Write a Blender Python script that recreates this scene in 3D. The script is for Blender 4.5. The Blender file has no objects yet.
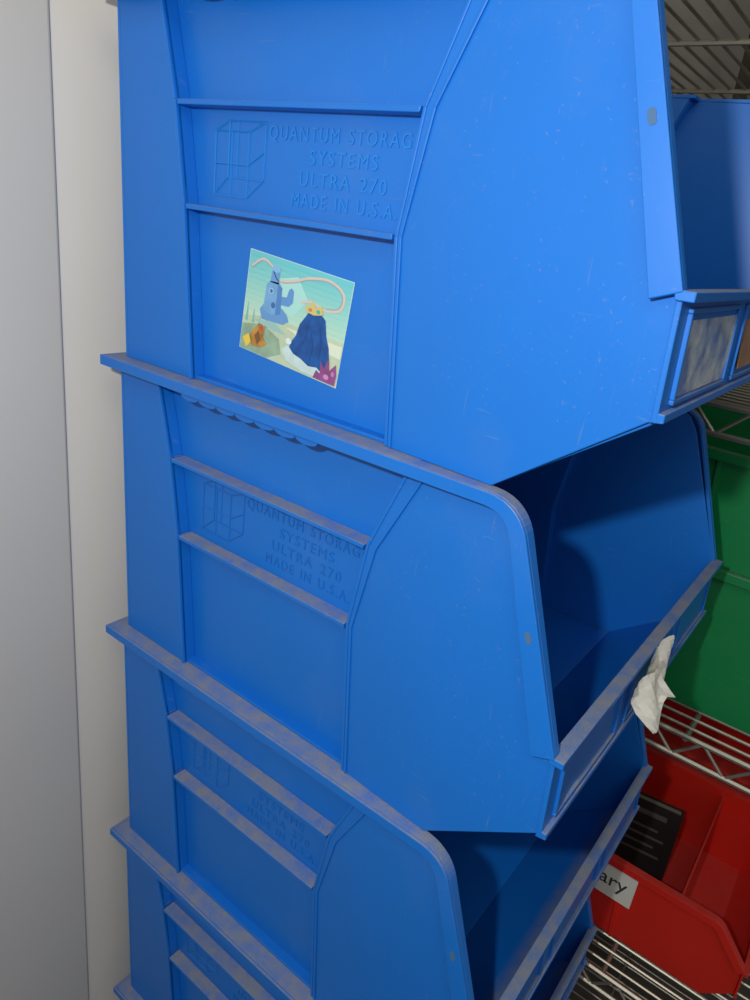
import bpy, math, random
from mathutils import Vector, Matrix
random.seed(4)
P=0.27; W=0.41
scene=bpy.context.scene
scene.view_settings.view_transform='Standard'
scene.view_settings.look='None'

# ------------------------------------------------------------ materials
def s2l(c):
    c/=255.0
    return c/12.92 if c<=0.04045 else ((c+0.055)/1.055)**2.4
def rgb(r,g,b): return (s2l(r),s2l(g),s2l(b),1)
def mat_simple(name,col,rough=.5,metal=0,spec=.5,noise=0.0,nscale=8):
    m=bpy.data.materials.new(name);m.use_nodes=True
    nt=m.node_tree;b=nt.nodes['Principled BSDF']
    b.inputs['Roughness'].default_value=rough;b.inputs['Metallic'].default_value=metal
    b.inputs['Specular IOR Level'].default_value=spec
    if noise>0:
        tc=nt.nodes.new('ShaderNodeTexCoord');n=nt.nodes.new('ShaderNodeTexNoise');n.inputs['Scale'].default_value=nscale;n.inputs['Detail'].default_value=5
        r=nt.nodes.new('ShaderNodeValToRGB');r.color_ramp.elements[0].position=.35;r.color_ramp.elements[1].position=.7
        r.color_ramp.elements[0].color=tuple(c*(1-noise) for c in col[:3])+(1,);r.color_ramp.elements[1].color=col
        nt.links.new(tc.outputs['Object'],n.inputs['Vector']);nt.links.new(n.outputs[0],r.inputs[0]);nt.links.new(r.outputs[0],b.inputs['Base Color'])
    else: b.inputs['Base Color'].default_value=col
    return m
def mat_plastic(name,col,dust=.88,rough=.37,zmask=-.22,film=.014):
    m=bpy.data.materials.new(name);m.use_nodes=True
    nt=m.node_tree;N=nt.nodes;Lk=nt.links.new;b=N['Principled BSDF']
    b.inputs['Specular IOR Level'].default_value=.48
    def math_(op,a,b_=None,c=None):
        n=N.new('ShaderNodeMath');n.operation=op
        for i,v in enumerate((a,b_,c)):
            if v is None: continue
            if isinstance(v,(int,float)): n.inputs[i].default_value=v
            else: Lk(v,n.inputs[i])
        return n.outputs[0]
    def mrange(v,a,b_,c=0,d=1):
        n=N.new('ShaderNodeMapRange');Lk(v,n.inputs[0])
        for i,x in zip((1,2,3,4),(a,b_,c,d)): n.inputs[i].default_value=x
        return n.outputs[0]
    def noise(scale,detail=5,stretch=None,rot=None):
        n=N.new('ShaderNodeTexNoise');n.inputs['Scale'].default_value=scale;n.inputs['Detail'].default_value=detail
        if stretch:
            mp=N.new('ShaderNodeMapping');mp.inputs['Scale'].default_value=stretch
            if rot: mp.inputs['Rotation'].default_value=rot
            Lk(tc.outputs['Object'],mp.inputs['Vector']);Lk(mp.outputs[0],n.inputs['Vector'])
        else: Lk(tc.outputs['Object'],n.inputs['Vector'])
        return n.outputs[0]
    tc=N.new('ShaderNodeTexCoord')
    mx=N.new('ShaderNodeMix');mx.data_type='RGBA'
    mx.inputs[6].default_value=tuple(c*.92 for c in col[:3])+(1,);mx.inputs[7].default_value=tuple(min(1,c*1.06) for c in col[:3])+(1,)
    Lk(noise(9,4),mx.inputs[0])
    g=N.new('ShaderNodeNewGeometry');sx=N.new('ShaderNodeSeparateXYZ');Lk(g.outputs['True Normal'],sx.inputs[0])
    so=N.new('ShaderNodeSeparateXYZ');Lk(tc.outputs['Object'],so.inputs[0])
    up=mrange(sx.outputs[2],.4,.95)
    hi=mrange(so.outputs[2],zmask-.01,zmask)
    patch=mrange(math_('ADD',math_('MULTIPLY',noise(60,6),.6),math_('MULTIPLY',noise(500,3),.4)),.36,.6,.35,1)
    d=math_('MULTIPLY',math_('MULTIPLY',up,patch),math_('MULTIPLY',hi,dust))
    speck=mrange(noise(420,2),.66,.74,0,.16)
    smear=mrange(noise(14,8),.55,.8,0,film*4)
    scr=mrange(noise(1,3,(420,60,22),(0,.5,0)),.70,.76,0,.12)
    scr2=mrange(noise(1,3,(30,60,380),(0,.25,0)),.71,.76,0,.12)
    marks=math_('ADD',math_('ADD',scr,scr2),math_('MULTIPLY',speck,hi))
    d=math_('MINIMUM',math_('ADD',d,math_('ADD',marks,math_('ADD',smear,film))),.95)
    mx2=N.new('ShaderNodeMix');mx2.data_type='RGBA';Lk(d,mx2.inputs[0]);Lk(mx.outputs[2],mx2.inputs[6]);mx2.inputs[7].default_value=rgb(142,142,140)
    Lk(mx2.outputs[2],b.inputs['Base Color'])
    Lk(math_('MULTIPLY_ADD',d,.5,rough),b.inputs['Roughness'])
    bp=N.new('ShaderNodeBump');bp.inputs['Strength'].default_value=.06;bp.inputs['Distance'].default_value=.002
    Lk(noise(35),bp.inputs['Height']);Lk(bp.outputs[0],b.inputs['Normal'])
    return m
BLUE=mat_plastic('blue_plastic',rgb(4,111,208))
BLUE_EDGE=mat_simple('blue_plastic_emboss',rgb(24,124,212),.35)
GREEN=mat_plastic('green_plastic',rgb(0,132,70),.3,zmask=-5)
RED=mat_plastic('red_plastic',rgb(222,38,24),.15,zmask=-5,film=.004)
CHROME=mat_simple('zinc_wire',rgb(170,166,152),.38,.7)
WHITE=mat_simple('white_paper',rgb(232,231,222),.8)
DARK=mat_simple('hole_shadow',rgb(70,105,145),.9)
BROWN=mat_simple('brown_card',rgb(165,130,105),.6,noise=.4,nscale=60)
# clear plastic pocket: thin transparent + glossy sheet, noise paints in whitish reflections
CLEAR=bpy.data.materials.new('clear_plastic_sheet');CLEAR.use_nodes=True
nt=CLEAR.node_tree;N=nt.nodes;b=N['Principled BSDF'];b.inputs['Base Color'].default_value=(.75,.85,.9,1);b.inputs['Roughness'].default_value=.12
tr=N.new('ShaderNodeBsdfTransparent');mxs=N.new('ShaderNodeMixShader');tc=N.new('ShaderNodeTexCoord');nz=N.new('ShaderNodeTexNoise');nz.inputs['Scale'].default_value=45;nz.inputs['Detail'].default_value=6
mr=N.new('ShaderNodeMapRange');mr.inputs[1].default_value=.42;mr.inputs[2].default_value=.7;mr.inputs[3].default_value=.12;mr.inputs[4].default_value=.75
nt.links.new(tc.outputs['Object'],nz.inputs['Vector']);nt.links.new(nz.outputs[0],mr.inputs[0]);nt.links.new(mr.outputs[0],mxs.inputs[0]);nt.links.new(tr.outputs[0],mxs.inputs[1]);nt.links.new(b.outputs[0],mxs.inputs[2]);nt.links.new(mxs.outputs[0],N['Material Output'].inputs[0])

# ------------------------------------------------------------ mesh helpers
class MB:
    def __init__(s): s.v=[];s.f=[]
    def prism(s,poly,y0,y1,my=None):
        n=len(poly);b=len(s.v)
        g=lambda y,p: y(*p) if callable(y) else y
        for yy in (y0,y1):
            for p in poly:
                Y=g(yy,p)
                if my is not None: Y=my-Y
                s.v.append((p[0],Y,p[1]))
        s.f.append(tuple(b+i for i in range(n)));s.f.append(tuple(b+n+i for i in reversed(range(n))))
        for i in range(n):
            j=(i+1)%n;s.f.append((b+i,b+n+i,b+n+j,b+j))
    def seg(s,p,q,t,y0,y1,my=None,t2=None):
        dx,dz=q[0]-p[0],q[1]-p[1];l=math.hypot(dx,dz);nx,nz=-dz/l,dx/l
        t2=t if t2 is None else t2
        s.prism([p,q,(q[0]+nx*t2,q[1]+nz*t2),(p[0]+nx*t,p[1]+nz*t)],y0,y1,my)
    def box(s,x0,x1,y0,y1,z0,z1): s.prism([(x0,z0),(x1,z0),(x1,z1),(x0,z1)],y0,y1)
    def rod(s,a,b,r,n=6):
        a=Vector(a);b=Vector(b);d=(b-a).normalized();u=d.orthogonal().normalized();w=d.cross(u);k=len(s.v)
        for c in (a,b):
            for i in range(n):
                an=2*math.pi*i/n;s.v.append(tuple(c+u*r*math.cos(an)+w*r*math.sin(an)))
        for i in range(n):
            j=(i+1)%n;s.f.append((k+i,k+j,k+n+j,k+n+i))
        s.f.append(tuple(k+i for i in reversed(range(n))));s.f.append(tuple(k+n+i for i in range(n)))
    def mesh(s,name,mat):
        import bmesh
        me=bpy.data.meshes.new(name);me.from_pydata(s.v,[],s.f);me.materials.append(mat)
        bm=bmesh.new();bm.from_mesh(me);bmesh.ops.recalc_face_normals(bm,faces=bm.faces);bm.to_mesh(me);bm.free();return me
def obj(name,me,parent=None,loc=(0,0,0),bevel=0):
    o=bpy.data.objects.new(name,me);bpy.context.collection.objects.link(o);o.location=loc
    if parent: o.parent=parent
    if bevel:
        m=o.modifiers.new('bevel','BEVEL');m.width=bevel;m.segments=2;m.limit_method='ANGLE';m.angle_limit=math.radians(40)
    return o
def empty(name,loc=(0,0,0),rot=0):
    e=bpy.data.objects.new(name,None);bpy.context.collection.objects.link(e);e.location=loc;e.rotation_euler[2]=rot;e.empty_display_size=.05;return e

def rim_path(T,L,r=.022,x0=0.0,n=10):
    a=Vector((T[0],T[1]));d1=Vector((-1,0));d2=(Vector(L)-a).normalized()
    p1=a+d1*r;p2=a+d2*r
    pts=[(x0,0.0)]
    for i in range(n+1):
        t=i/n;q=p1*(1-t)**2+a*2*t*(1-t)+p2*t*t;pts.append((q.x,q.y))
    pts.append(tuple(L));return pts
def offs(pts,w):
    out=[]
    for i,p in enumerate(pts):
        a=Vector(pts[max(0,i-1)]);b=Vector(pts[min(len(pts)-1,i+1)]);d=(b-a).normalized()
        n=Vector((d.y,-d.x));ww=w(i) if callable(w) else w
        out.append((p[0]+n.x*ww,p[1]+n.y*ww))
    return out

# ------------------------------------------------------------ big blue bin
T=(.401,0);Lp=(.4555,-.147);Np=(.459,-.2085);Bp=(.376,-.2698)
def yo(x,z): return .016-.010*max(0,(x-.285))/.17
def big_bin():
    m=MB()
    lb=[(.058,-.0032),(.077,-.073),(.089,-.142),(.102,-.2698)]
    rb=[(.318,-.0032),(.290,-.073),(.281,-.142),(.294,-.2698)]
    path=rim_path(T,Lp);n=len(path)
    for my in (None,W):
        m.prism([(.0095,-.0032)]+lb+[(.0175,-.2698)],.016,.019,my)
        m.prism([(p[0]-.0028,p[1]+.0001) for p in lb]+[(p[0]+.0023,p[1]+.0001) for p in reversed(rb)],.0282,.031,my)
        for i in range(3):
            m.seg(lb[i],lb[i+1],-.003,.0143 ,.0281,my)
            m.seg(rb[i],rb[i+1],.0025,lambda x,z:yo(x,z)-.0008,.0281,my)
            wd=[.015,.009,.0055,.0055]
            a=(rb[i][0]+.001,rb[i][1]);b=(rb[i+1][0]+.001,rb[i+1][1])
            m.seg((a[0]+wd[i]-.003,a[1]),(b[0]+wd[i+1]-.003,b[1]),.0025,lambda x,z:yo(x,z)-.0015,lambda x,z:yo(x,z)-.0001,my)
        m.prism([(.0795,-.0730),(.2895,-.0730),(.2885,-.0765),(.0800,-.0765)],.0138,.0281,my)
        m.prism([(.0915,-.1410),(.2805,-.1410),(.2805,-.1445),(.0918,-.1445)],.0138,.0281,my)
        fp=[(rb[0][0]+.0001,rb[0][1]),(T[0]-.020,-.0032),(T[0]-.0085,-.0075),(T[0]+.0015,-.022),(Lp[0]-.0022,Lp[1]),(Np[0]-.0032,Np[1]),(Bp[0],Bp[1]+.0001)]+list(reversed([(p[0]+.0001,p[1]) for p in rb[1:]]))
        m.prism(fp,yo,lambda x,z:yo(x,z)+.003,my)
        ye=lambda x,z:yo(x,z)+.0029
        m.prism([(.0029,0),(.325,0),(.325,-.003),(.0029,-.003)],.0029,.031,my)
        pp=[(.312,-.0003),(.326,-.0003)]+path[1:];m.prism(pp+list(reversed(offs(pp,.003))),.0029,ye,my)
        lip=offs(path,lambda i:.0085+(.0105-.0085)*min(1,max(0,(i-1)/(n-3))) if i<n-1 else .0155)
        m.prism([(.0,0)]+path[1:]+list(reversed(lip[1:]))+[(0,-.0085)],0,.0028,my)
        m.seg((lip[-1][0],lip[-1][1]-.0001),(path[-1][0],path[-1][1]-.0001),.0035,.0002,lambda x,z:yo(x,z)-.0002,my)
        k=7;x0=.104;st=.0205
        for j in range(k):
            c=x0+st*(j+.5)
            pl=[(c-st/2,-.0034)]+[(c+st/2*math.cos(a),-.0105-.0032*math.sin(a)) for a in [math.pi*(1-q/8) for q in range(9)]]+[(c+st/2,-.0034)]
            m.prism(pl,.0030,.012,my)
    m.prism([(.0062,-.0032),(.0092,-.0032),(.0172,-.2698),(.0142,-.2698)],.016,W-.016)
    m.prism([(.0029,0),(.02,0),(.02,-.003),(.0029,-.003)],.0311,W-.0311)
    m.prism([(0,0),(.0028,0),(.0028,-.0085),(0,-.0085)],.0029,W-.0029)
    m.prism([(.0176,-.27),Bp,(Bp[0]-.002,-.267),(.0176,-.267)],.0192,W-.0192)
    m.seg(Bp,Np,.003,lambda x,z:yo(x,z)+.0031,lambda x,z:W-yo(x,z)-.0031)
    m.seg(Np,Lp,.003,.0032,W-.0032)
    m.prism([(Lp[0]-.004,Lp[1]+.0008),(Lp[0]+.006,Lp[1]+.0008),(Lp[0]+.006,Lp[1]-.004),(Lp[0]-.003,Lp[1]-.004)],0.0005,W-.0005)
    m.prism([(Np[0]-.004,Np[1]-.0005),(Np[0]+.0032,Np[1]+.0005),(Np[0]+.003,Np[1]+.005),(Np[0]-.002,Np[1]+.005)],.0034,W-.0034)
    def pt(s,o): return (Np[0]+(Lp[0]-Np[0])*s+o,Np[1]+(Lp[1]-Np[1])*s)
    def fr(s0,s1,y0,y1,o=.0022): m.prism([pt(s0,-.001),pt(s0,o),pt(s1,o),pt(s1,-.001)],y0,y1)
    for a,b in ((.018,.128),(.148,.262),(.282,.392)):
        fr(.12,.16,a,b);fr(.84,.88,a,b);fr(.161,.839,a,a+.0025);fr(.161,.839,b-.0025,b)
    return m.mesh('storage_bin_body',BLUE)
BODY=big_bin()

def text_mesh(body,cx,z,width,size):
    cu=bpy.data.curves.new('txt','FONT');cu.body=body;cu.size=size;cu.extrude=.0005;cu.align_x='CENTER';cu.space_character=1.25;cu.space_word=1.4
    o=bpy.data.objects.new('txt',cu);bpy.context.collection.objects.link(o);bpy.context.view_layer.update()
    dg=bpy.context.evaluated_depsgraph_get();me=bpy.data.meshes.new_from_object(o.evaluated_get(dg))
    xs=[v.co.x for v in me.vertices];w=max(xs)-min(xs);k=width/w;mid=(max(xs)+min(xs))/2
    vs=[(cx+(v.co.x-mid)*k,.0280-v.co.z,z+v.co.y) for v in me.vertices];fs=[tuple(p.vertices) for p in me.polygons]
    bpy.data.objects.remove(o);return vs,fs
def emboss():
    m=MB()
    for b,cx,z,w in (("QUANTUM STORAGE",.2215,-.0935,.124),("SYSTEMS",.2255,-.1068,.056),("ULTRA 270",.226,-.1200,.072),("MADE IN U.S.A.",.228,-.1332,.088)):
        vs,fs=text_mesh(b,cx,z,w,.0122);k=len(m.v);m.v+=vs;m.f+=[tuple(i+k for i in f) for f in fs]
    def L(a,b): m.rod((a[0],.0280,a[1]),(b[0],.0280,b[1]),.0007,5)
    def sq(x,z,w,h):
        c=[(x,z),(x+w,z),(x+w,z-h),(x,z-h)]
        for i in range(4): L(c[i],c[(i+1)%4])
        return c
    A=sq(.106,-.090,.034,.042);B=sq(.120,-.0835,.036,.036)
    for a,b in zip(A,B): L(a,b)
    L((.106,-.111),(.140,-.111));L((.123,-.090),(.123,-.132));L((.129,-.0835),(.129,-.119))
    L((.140,-.111),(.156,-.1015))
    return m.mesh('embossed_lettering',BLUE_EDGE)
EMB=emboss();EMB2=EMB.copy();EMB2.materials.clear();EMB2.materials.append(mat_simple('blue_plastic_emboss_dull',rgb(10,106,195),.45))
bins=[]
for k in range(-1,5):
    e=empty('storage_bin',(0,0,-k*P));bins.append(e)
    obj('bin_body',BODY,e,bevel=.0006)
    o=obj('embossed_lettering',EMB if k==-1 else EMB2,e)
    if k>-1: o.location=(0,.0001,0)
    for nm,ya,yb in (('flange_hole',-.0003,.001),('flange_hole_far',W-.001,W+.0003)):
        h=MB();h.prism([(.4222+.0021*math.cos(a)+(.0012 if math.sin(a)<0 else 0),-.0755+.0021*math.sin(a)-(.003 if math.sin(a)<0 else 0)) for a in [2*math.pi*(i+.5)/16 for i in range(16)]],ya,yb)
        obj(nm,h.mesh('hole',DARK),e)

m=MB();m.prism([(Np[0]+.0009,-.197),(Np[0]+.0012,-.197),(Lp[0]+.0022,-.160),(Lp[0]+.0019,-.160)],.0215,.1245);obj('clear_label_pocket',m.mesh('insert',CLEAR),bins[0])
m=MB();m.prism([(Np[0]+.0002,-.195),(Np[0]+.0012,-.195),(Lp[0]+.0020,-.164),(Lp[0]+.0008,-.164)],.162,.230);obj('card_label',m.mesh('insert',BROWN),bins[0])

def paper(y0,y1,z0,z1,out0,out1,seed):
    rnd=random.Random(seed);nx,nz=8,8;v=[];f=[]
    for j in range(nz+1):
        for i in range(nx+1):
            u=i/nx;t=j/nz
            z=z0+(z1-z0)*t+rnd.uniform(-.001,.001)+(.005*math.sin(u*7+seed) if j==nz else 0)
            x=Lp[0]+.0085+out0*(1-t)+out1*t*t+.003*math.sin(u*6+t*4+seed)
            v.append((x,y0+(y1-y0)*u+.01*t*math.sin(seed),z))
    for j in range(nz):
        for i in range(nx):
            a=j*(nx+1)+i;f.append((a,a+1,a+nx+2,a+nx+1))
    me=bpy.data.meshes.new('paper');me.from_pydata(v,[],f);me.materials.append(WHITE)
    return me
pe=empty('paper_label',(0,0,0))
obj('paper_sheet',paper(.148,.215,-.147,-.178,.000,.006,1),pe)
obj('torn_flap',paper(.122,.185,-.156,-.182,.003,.020,3),pe)

# ------------------------------------------------------------ cartoon sticker card
card=empty('picture_sticker',(0,0,P))
cx,cz,cw,ch,ca=.193,-.2055,.0985,.0725,math.radians(-5.5)
def cpoly(name,pts,col,layer,parent=card,noise=0.0):
    v=[]
    for u,t in pts:
        a=(u-.5)*cw;b=(.5-t)*ch
        v.append((cx+a*math.cos(ca)-b*math.sin(ca),cz+a*math.sin(ca)+b*math.cos(ca)))
    m=MB();y=.0279-.00007*layer;m.prism(v,y,y+.00006)
    obj(name,m.mesh(name,mat_simple('print_'+name,rgb(*col),.35,noise=noise,nscale=120)),parent)
def ell(u,v,a,b,n=16,ph=0): return [(u+a*math.cos(2*math.pi*i/n+ph),v+b*math.sin(2*math.pi*i/n+ph)) for i in range(n)]
def ribbon(name,ctrl,w,col,layer):
    pts=[]
    for i in range(len(ctrl)-1):
        p0=Vector(ctrl[max(0,i-1)]);p1=Vector(ctrl[i]);p2=Vector(ctrl[i+1]);p3=Vector(ctrl[min(len(ctrl)-1,i+2)])
        for s in range(6):
            t=s/6;pts.append(.5*((2*p1)+(p2-p0)*t+(2*p0-5*p1+4*p2-p3)*t*t+(3*p1-p0-3*p2+p3)*t**3))
    pts.append(Vector(ctrl[-1]))
    L_,R_=[],[]
    for i,p in enumerate(pts):
        d=(pts[min(i+1,len(pts)-1)]-pts[max(0,i-1)]).normalized();n=Vector((-d.y,d.x))*w/2
        L_.append(tuple(p+n));R_.append(tuple(p-n))
    m=MB();y=.0279-.00007*layer
    def tr(q):
        a=(q[0]-.5)*cw;b=(.5-q[1])*ch;return (cx+a*math.cos(ca)-b*math.sin(ca),y,cz+a*math.sin(ca)+b*math.cos(ca))
    for i in range(len(pts)-1):
        k=len(m.v);m.v+=[tr(L_[i]),tr(L_[i+1]),tr(R_[i+1]),tr(R_[i])];m.f.append((k,k+1,k+2,k+3))
    obj(name,m.mesh(name,mat_simple('print_'+name,rgb(*col),.35)),card)
cpoly('card_backing',[(0,0),(1,0),(1,1),(0,1)],(190,220,210),0)
for i in range(12):
    t0=.006+i*.052;c=i/11
    cpoly('sky_band_%d'%i,[(.006,t0),(.994,t0),(.994,t0+.053),(.006,t0+.053)],(int(105+80*c),int(196+24*c),int(206-6*c)),1)
cpoly('water_patch',[(.3,.2),(.5,.12),(.62,.3),(.5,.5),(.34,.45)],(165,218,216),2)
cpoly('sand',[(.006,.66),(.2,.60),(.5,.58),(.994,.56),(.994,.994),(.006,.994)],(190,208,180),3,noise=.12)
cpoly('sand_light',[(.45,.62),(.994,.60),(.994,.72),(.7,.7)],(212,224,204),4)
cpoly('sand_shadow',[(.006,.74),(.22,.68),(.40,.76),(.44,.9),(.3,.994),(.006,.994)],(150,182,158),4,noise=.25)
cpoly('sand_streak',[(.10,.66),(.34,.62),(.46,.70),(.3,.70)],(150,192,190),5)
for i in range(5):
    u=.03+.07*i;cpoly('sea_plant_%d'%i,[(u,.70),(u+.012,.50+.05*(i%3)),(u+.03,.70)],(120,185,175),4)
ribbon('ribbon_trail',[(.04,.16),(.14,.06),(.24,.10),(.32,.20),(.46,.17),(.62,.09),(.80,.06),(.93,.14),(.92,.28),(.80,.33),(.66,.30),(.56,.34)],.022,(208,192,184),5)
ribbon('ribbon_edge',[(.04,.175),(.14,.075),(.24,.115),(.32,.215),(.46,.185),(.62,.105),(.80,.078),(.915,.15),(.905,.27),(.80,.31)],.008,(160,165,170),6)
# tower with rounded outline
cpoly('tower_base',[(.17,.54),(.20,.48),(.26,.46),(.38,.46),(.44,.50),(.47,.56),(.42,.61),(.2,.63)],(98,150,205),5)
cpoly('tower',[(.21,.28),(.24,.24),(.33,.23),(.365,.27),(.38,.52),(.29,.56),(.20,.54)],(118,174,225),6,noise=.2)
cpoly('tower_shade',[(.32,.24),(.365,.27),(.38,.52),(.33,.545)],(78,130,195),7)
cpoly('tower_top',[(.25,.10),(.32,.11),(.33,.25),(.24,.25)],(100,155,212),6)
cpoly('tower_cap',ell(.285,.115,.045,.03),(130,182,225),7)
cpoly('tower_arm',[(.37,.35),(.42,.34),(.435,.26),(.455,.24),(.48,.26),(.485,.37),(.45,.42),(.37,.43)],(92,146,208),6)
cpoly('tower_window',ell(.265,.33,.022,.03),(160,200,225),8)
cpoly('tower_window_pane',ell(.265,.33,.014,.02),(60,105,170),9)
cpoly('tower_window_low',ell(.30,.46,.022,.03),(60,105,170),8)
cpoly('rock',[(.50,.84),(.53,.72),(.56,.66),(.58,.54),(.62,.46),(.65,.39),(.74,.36),(.81,.42),(.84,.56),(.88,.66),(.91,.82),(.84,.90),(.66,.92)],(20,92,175),6,noise=.45)
for i,(a,b) in enumerate((((.62,.74),(.65,.52)),((.72,.84),(.70,.58)),((.80,.80),(.77,.52)))):
    ribbon('rock_crack_%d'%i,[a,((a[0]+b[0])/2+.02,(a[1]+b[1])/2),b],.008,(16,66,138),8)
cpoly('foam',[(.44,.84),(.50,.78),(.56,.84),(.64,.86),(.72,.90),(.80,.88),(.86,.92),(.9,.97),(.66,.975),(.5,.93)],(200,226,228),9,noise=.15)
cpoly('foam_spray',ell(.50,.74,.03,.03),(212,232,234),9)
cpoly('hat_yellow',[(.62,.40),(.61,.33),(.65,.35),(.67,.28),(.71,.34),(.76,.30),(.78,.38),(.70,.41)],(205,190,115),10)
cpoly('hat_red',ell(.66,.37,.018,.018),(205,125,85),11)
cpoly('hat_teal',ell(.735,.365,.018,.02),(90,170,160),11)
cpoly('figure_body',[(.10,.84),(.14,.74),(.20,.68),(.25,.71),(.24,.80),(.29,.86),(.22,.92),(.13,.93)],(200,145,65),8,noise=.5)
cpoly('figure_shade',[(.15,.82),(.19,.75),(.22,.84),(.19,.90)],(120,85,50),9)
cpoly('figure_yellow',[(.03,.88),(.09,.82),(.12,.90),(.08,.97)],(228,200,80),9)
cpoly('figure_red',ell(.21,.72,.02,.03),(190,85,55),10)
cpoly('coral',[(.78,.985),(.80,.90),(.84,.92),(.83,.80),(.87,.86),(.90,.74),(.92,.86),(.97,.78),(.99,.88),(.985,.985)],(150,80,145),11,noise=.3)
cpoly('coral_light',ell(.90,.93,.025,.025),(195,140,190),12)
cpoly('coral_light_b',ell(.955,.88,.015,.025),(185,125,175),12)

# ------------------------------------------------------------ rack with wire shelves
rack=empty('wire_shelving_unit')
X0,X1,Y0,Y1=.08,.68,.45,1.66
for si,z in enumerate((.40,0.0,-.385,-.80,-1.24)):
    m=MB()
    if si==0:
        x=X0+.02
        while x<X1-.01: m.rod((x,Y0,z),(x,Y1,z),.0022);x+=.0245
        for y in (.75,1.05,1.35): m.rod((X0,y,z-.004),(X1,y,z-.004),.0036)
    else:
        y=Y0+.02
        while y<Y1-.01: m.rod((X0,y,z),(X1,y,z),.0021);y+=.0215
        for x in (.28,.48): m.rod((x,Y0,z-.004),(x,Y1,z-.004),.0034)
    for yy in (Y0,Y1):
        m.rod((X0,yy,z),(X1,yy,z),.0034);m.rod((X0,yy,z-.03),(X1,yy,z-.03),.0034)
        x=X0
        while x<X1-.03:
            m.rod((x,yy,z),(x+.03,yy,z-.03),.002);m.rod((x+.03,yy,z-.03),(x+.06,yy,z),.002);x+=.06
    for xx in (X0,X1):
        m.rod((xx,Y0,z),(xx,Y1,z),.0034);m.rod((xx,Y0,z-.03),(xx,Y1,z-.03),.0034)
        yv=Y0
        while yv<Y1-.04:
            m.rod((xx,yv,z),(xx,yv+.03,z-.03),.002);m.rod((xx,yv+.03,z-.03),(xx,yv+.06,z),.002);yv+=.06
    obj('shelf_%d'%(si+1),m.mesh('shelf',CHROME),rack)
m=MB()
for x in (X0-.012,X1+.012):
    for y in (Y0,Y1): m.rod((x,y,-1.35),(x,y,.62),.0125,14)
obj('posts',m.mesh('posts',CHROME),rack)

# ------------------------------------------------------------ small hopper bins
def small_bin(name,mat,x_front,y0,z_bot,Ln,Wd,H,div=None):
    e=empty(name,(x_front-Ln,y0,z_bot))
    m=MB();T=(Ln-.045,H);L=(Ln-.004,H*.62);N=(Ln-.002,H*.25);B=(Ln-.04,0)
    pr=[(.0065,H-.003)]+[(T[0]-.003,H-.003),(L[0]-.003,L[1]),(N[0]-.003,N[1]),B]+[(.012,0)]
    for my in (None,Wd):
        m.prism(pr,.010,.0125,my)
        path=[(0,H),(T[0]-.01,H),(T[0]-.003,H-.002),(T[0]+.003,H-.007),L]
        m.prism(path+list(reversed(offs(path,.0025))),.0026,.0124,my)
        m.prism(path+list(reversed(offs(path,.011))),0,.0025,my)
        for xx in (.10*Ln/.35,.6*Ln): m.seg((xx,H-.012),(xx+.01,0),-.004,.006,.0099,my)
        m.prism([(.03,H*.62),(.6*Ln,H*.62),(.6*Ln,H*.6),(.03,H*.6)],.006,.0099,my)
    m.prism([(.0062,H-.003),(.009,H-.003),(.015,0.0001),(.012,0.0001)],.0126,Wd-.0126)
    m.box(0,.012,.013,Wd-.013,H-.0025,H)
    m.prism([(.0152,0),B,(B[0],.0025),(.0152,.0025)],.0126,Wd-.0126)
    m.seg(B,N,.0025,.0126,Wd-.0126);m.seg(N,L,.0025,.004,Wd-.004)
    m.prism([(L[0]-.003,L[1]+.001),(L[0]+.005,L[1]+.001),(L[0]+.005,L[1]-.004),(L[0]-.003,L[1]-.004)],0,Wd)
    if div: m.prism([(div,.003),(div+.003,.003),(div+.006,H*.88),(div+.003,H*.88)],.0127,Wd-.0127)
    obj('bin_shell',m.mesh('bin_shell',mat),e,bevel=.0005)
    return e
small_bin('green_storage_bin',GREEN,.60,.50,-.3825,.46,.30,.19)
small_bin('green_storage_bin',GREEN,.60,.50,-.1925,.46,.30,.135)
small_bin('green_storage_bin',GREEN,.60,.83,-.3825,.46,.30,.19)
rb=small_bin('red_storage_bin',RED,.635,.505,-.7975,.44,.29,.137,div=.335)
small_bin('red_storage_bin',RED,.635,.82,-.7975,.44,.29,.137)
m=MB();m.box(.220,.285,.0046,.0056,.068,.122);obj('paper_sticker',m.mesh('st',WHITE),rb)
INK=mat_simple('ink',rgb(60,60,60),.6)
cu=bpy.data.curves.new('script_text','FONT');cu.body='ary';cu.size=.032;cu.extrude=.0003;cu.materials.append(INK)
o=bpy.data.objects.new('sticker_text',cu);bpy.context.collection.objects.link(o);o.parent=rb;o.location=(.234,.0042,.088);o.rotation_euler=(math.pi/2,0,0)
BK=mat_simple('book_black',rgb(38,34,36),.35);PG=mat_simple('book_pages',rgb(150,145,130),.8)
b=empty('black_book',(.400,.64,-.786));b.rotation_euler=(math.radians(-14),0,math.radians(8))
m=MB();m.box(0,.10,0,.003,0,.115);m.box(0,.10,.022,.025,0,.115);m.box(0,.003,.003,.022,0,.115);obj('cover',m.mesh('cover',BK),b)
m=MB();m.box(.003,.097,.003,.022,.003,.112);obj('pages',m.mesh('pages',PG),b)
m=MB()
for i in range(4): m.box(.015,.085-.012*(i%2),-.0004,.0002,.03+.014*i,.034+.014*i)
m.box(.02,.08,-.0004,.0002,.094,.102);obj('cover_title',m.mesh('title',mat_simple('title_grey',rgb(85,76,78),.6)),b)

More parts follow.
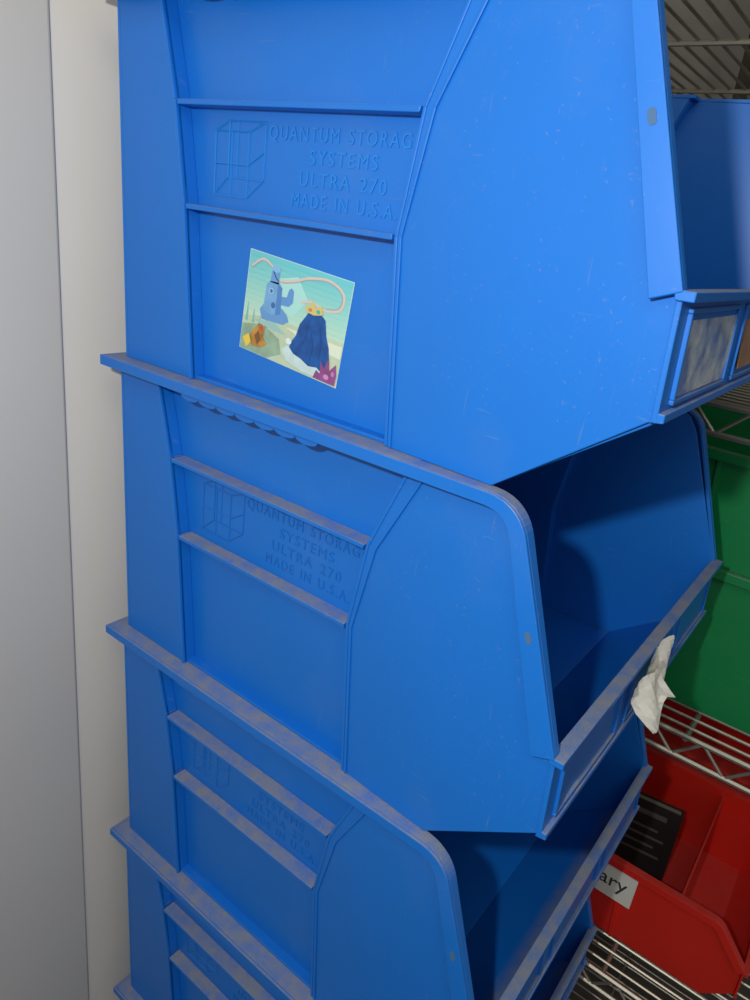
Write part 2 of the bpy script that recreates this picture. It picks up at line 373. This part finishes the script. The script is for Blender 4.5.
# ------------------------------------------------------------ room
WALL=mat_simple('wall_offwhite_paint',rgb(211,208,200),.42,noise=.05,nscale=3)
TRIM=mat_simple('trim_white_paint',rgb(243,238,226),.45,noise=.04,nscale=5)
FLOOR=mat_simple('concrete_floor',rgb(110,106,100),.7,noise=.3,nscale=6)
BACKW=mat_simple('wall_back_paint',rgb(88,84,74),.8,noise=.1)
def slab(name,x0,x1,y0,y1,z0,z1,mat):
    m=MB();m.box(x0,x1,y0,y1,z0,z1);return obj(name,m.mesh(name,mat))
bv=slab('wall_left',-.15,-.0325,-1.6,-.013,-1.35,1.25,WALL).modifiers.new('b','BEVEL');bv.width=.003;bv.segments=3
slab('trim_1',-.15,-.036,-.013,.10,-1.35,1.25,TRIM)
slab('wall_left_far',-.15,-.040,.10,2.0,-1.35,1.25,WALL)
slab('floor',-.15,2.2,-1.6,2.0,-1.40,-1.35,FLOOR)
slab('ceiling',-.15,2.2,-1.6,2.0,1.25,1.30,WALL)
slab('wall_back',-.15,2.2,1.9,2.0,-1.35,1.25,BACKW)

# ------------------------------------------------------------ lights
def light(name,typ,loc,energy,size=.05,target=None,col=(1,1,1)):
    l=bpy.data.lights.new(name,typ);l.energy=energy;l.color=col
    if typ=='AREA': l.size=size
    else: l.shadow_soft_size=size
    o=bpy.data.objects.new(name,l);bpy.context.collection.objects.link(o);o.location=loc
    if target: o.rotation_euler=(Vector(target)-Vector(loc)).to_track_quat('-Z','Y').to_euler()
    return o
light('camera_flash','POINT',(.48,-.46,.22),10.3,.010,col=(1,.98,.94))
light('ceiling_lamp','AREA',(.9,-.8,1.2),7.5,.9,(.3,.2,-.4),(1,.98,.94))
w=bpy.data.worlds.new('world');scene.world=w;w.use_nodes=True
w.node_tree.nodes['Background'].inputs[0].default_value=(1,.98,.94,1);w.node_tree.nodes['Background'].inputs[1].default_value=.27

# ------------------------------------------------------------ camera
cam=bpy.data.cameras.new('camera');co=bpy.data.objects.new('camera',cam);bpy.context.collection.objects.link(co)
co.location=(.5451,-.3507,.1384);co.rotation_euler=(1.1889,-.1223,.6531)
cam.sensor_fit='HORIZONTAL';cam.sensor_width=36;cam.lens=711.06*36/750;cam.clip_start=.01
scene.camera=co
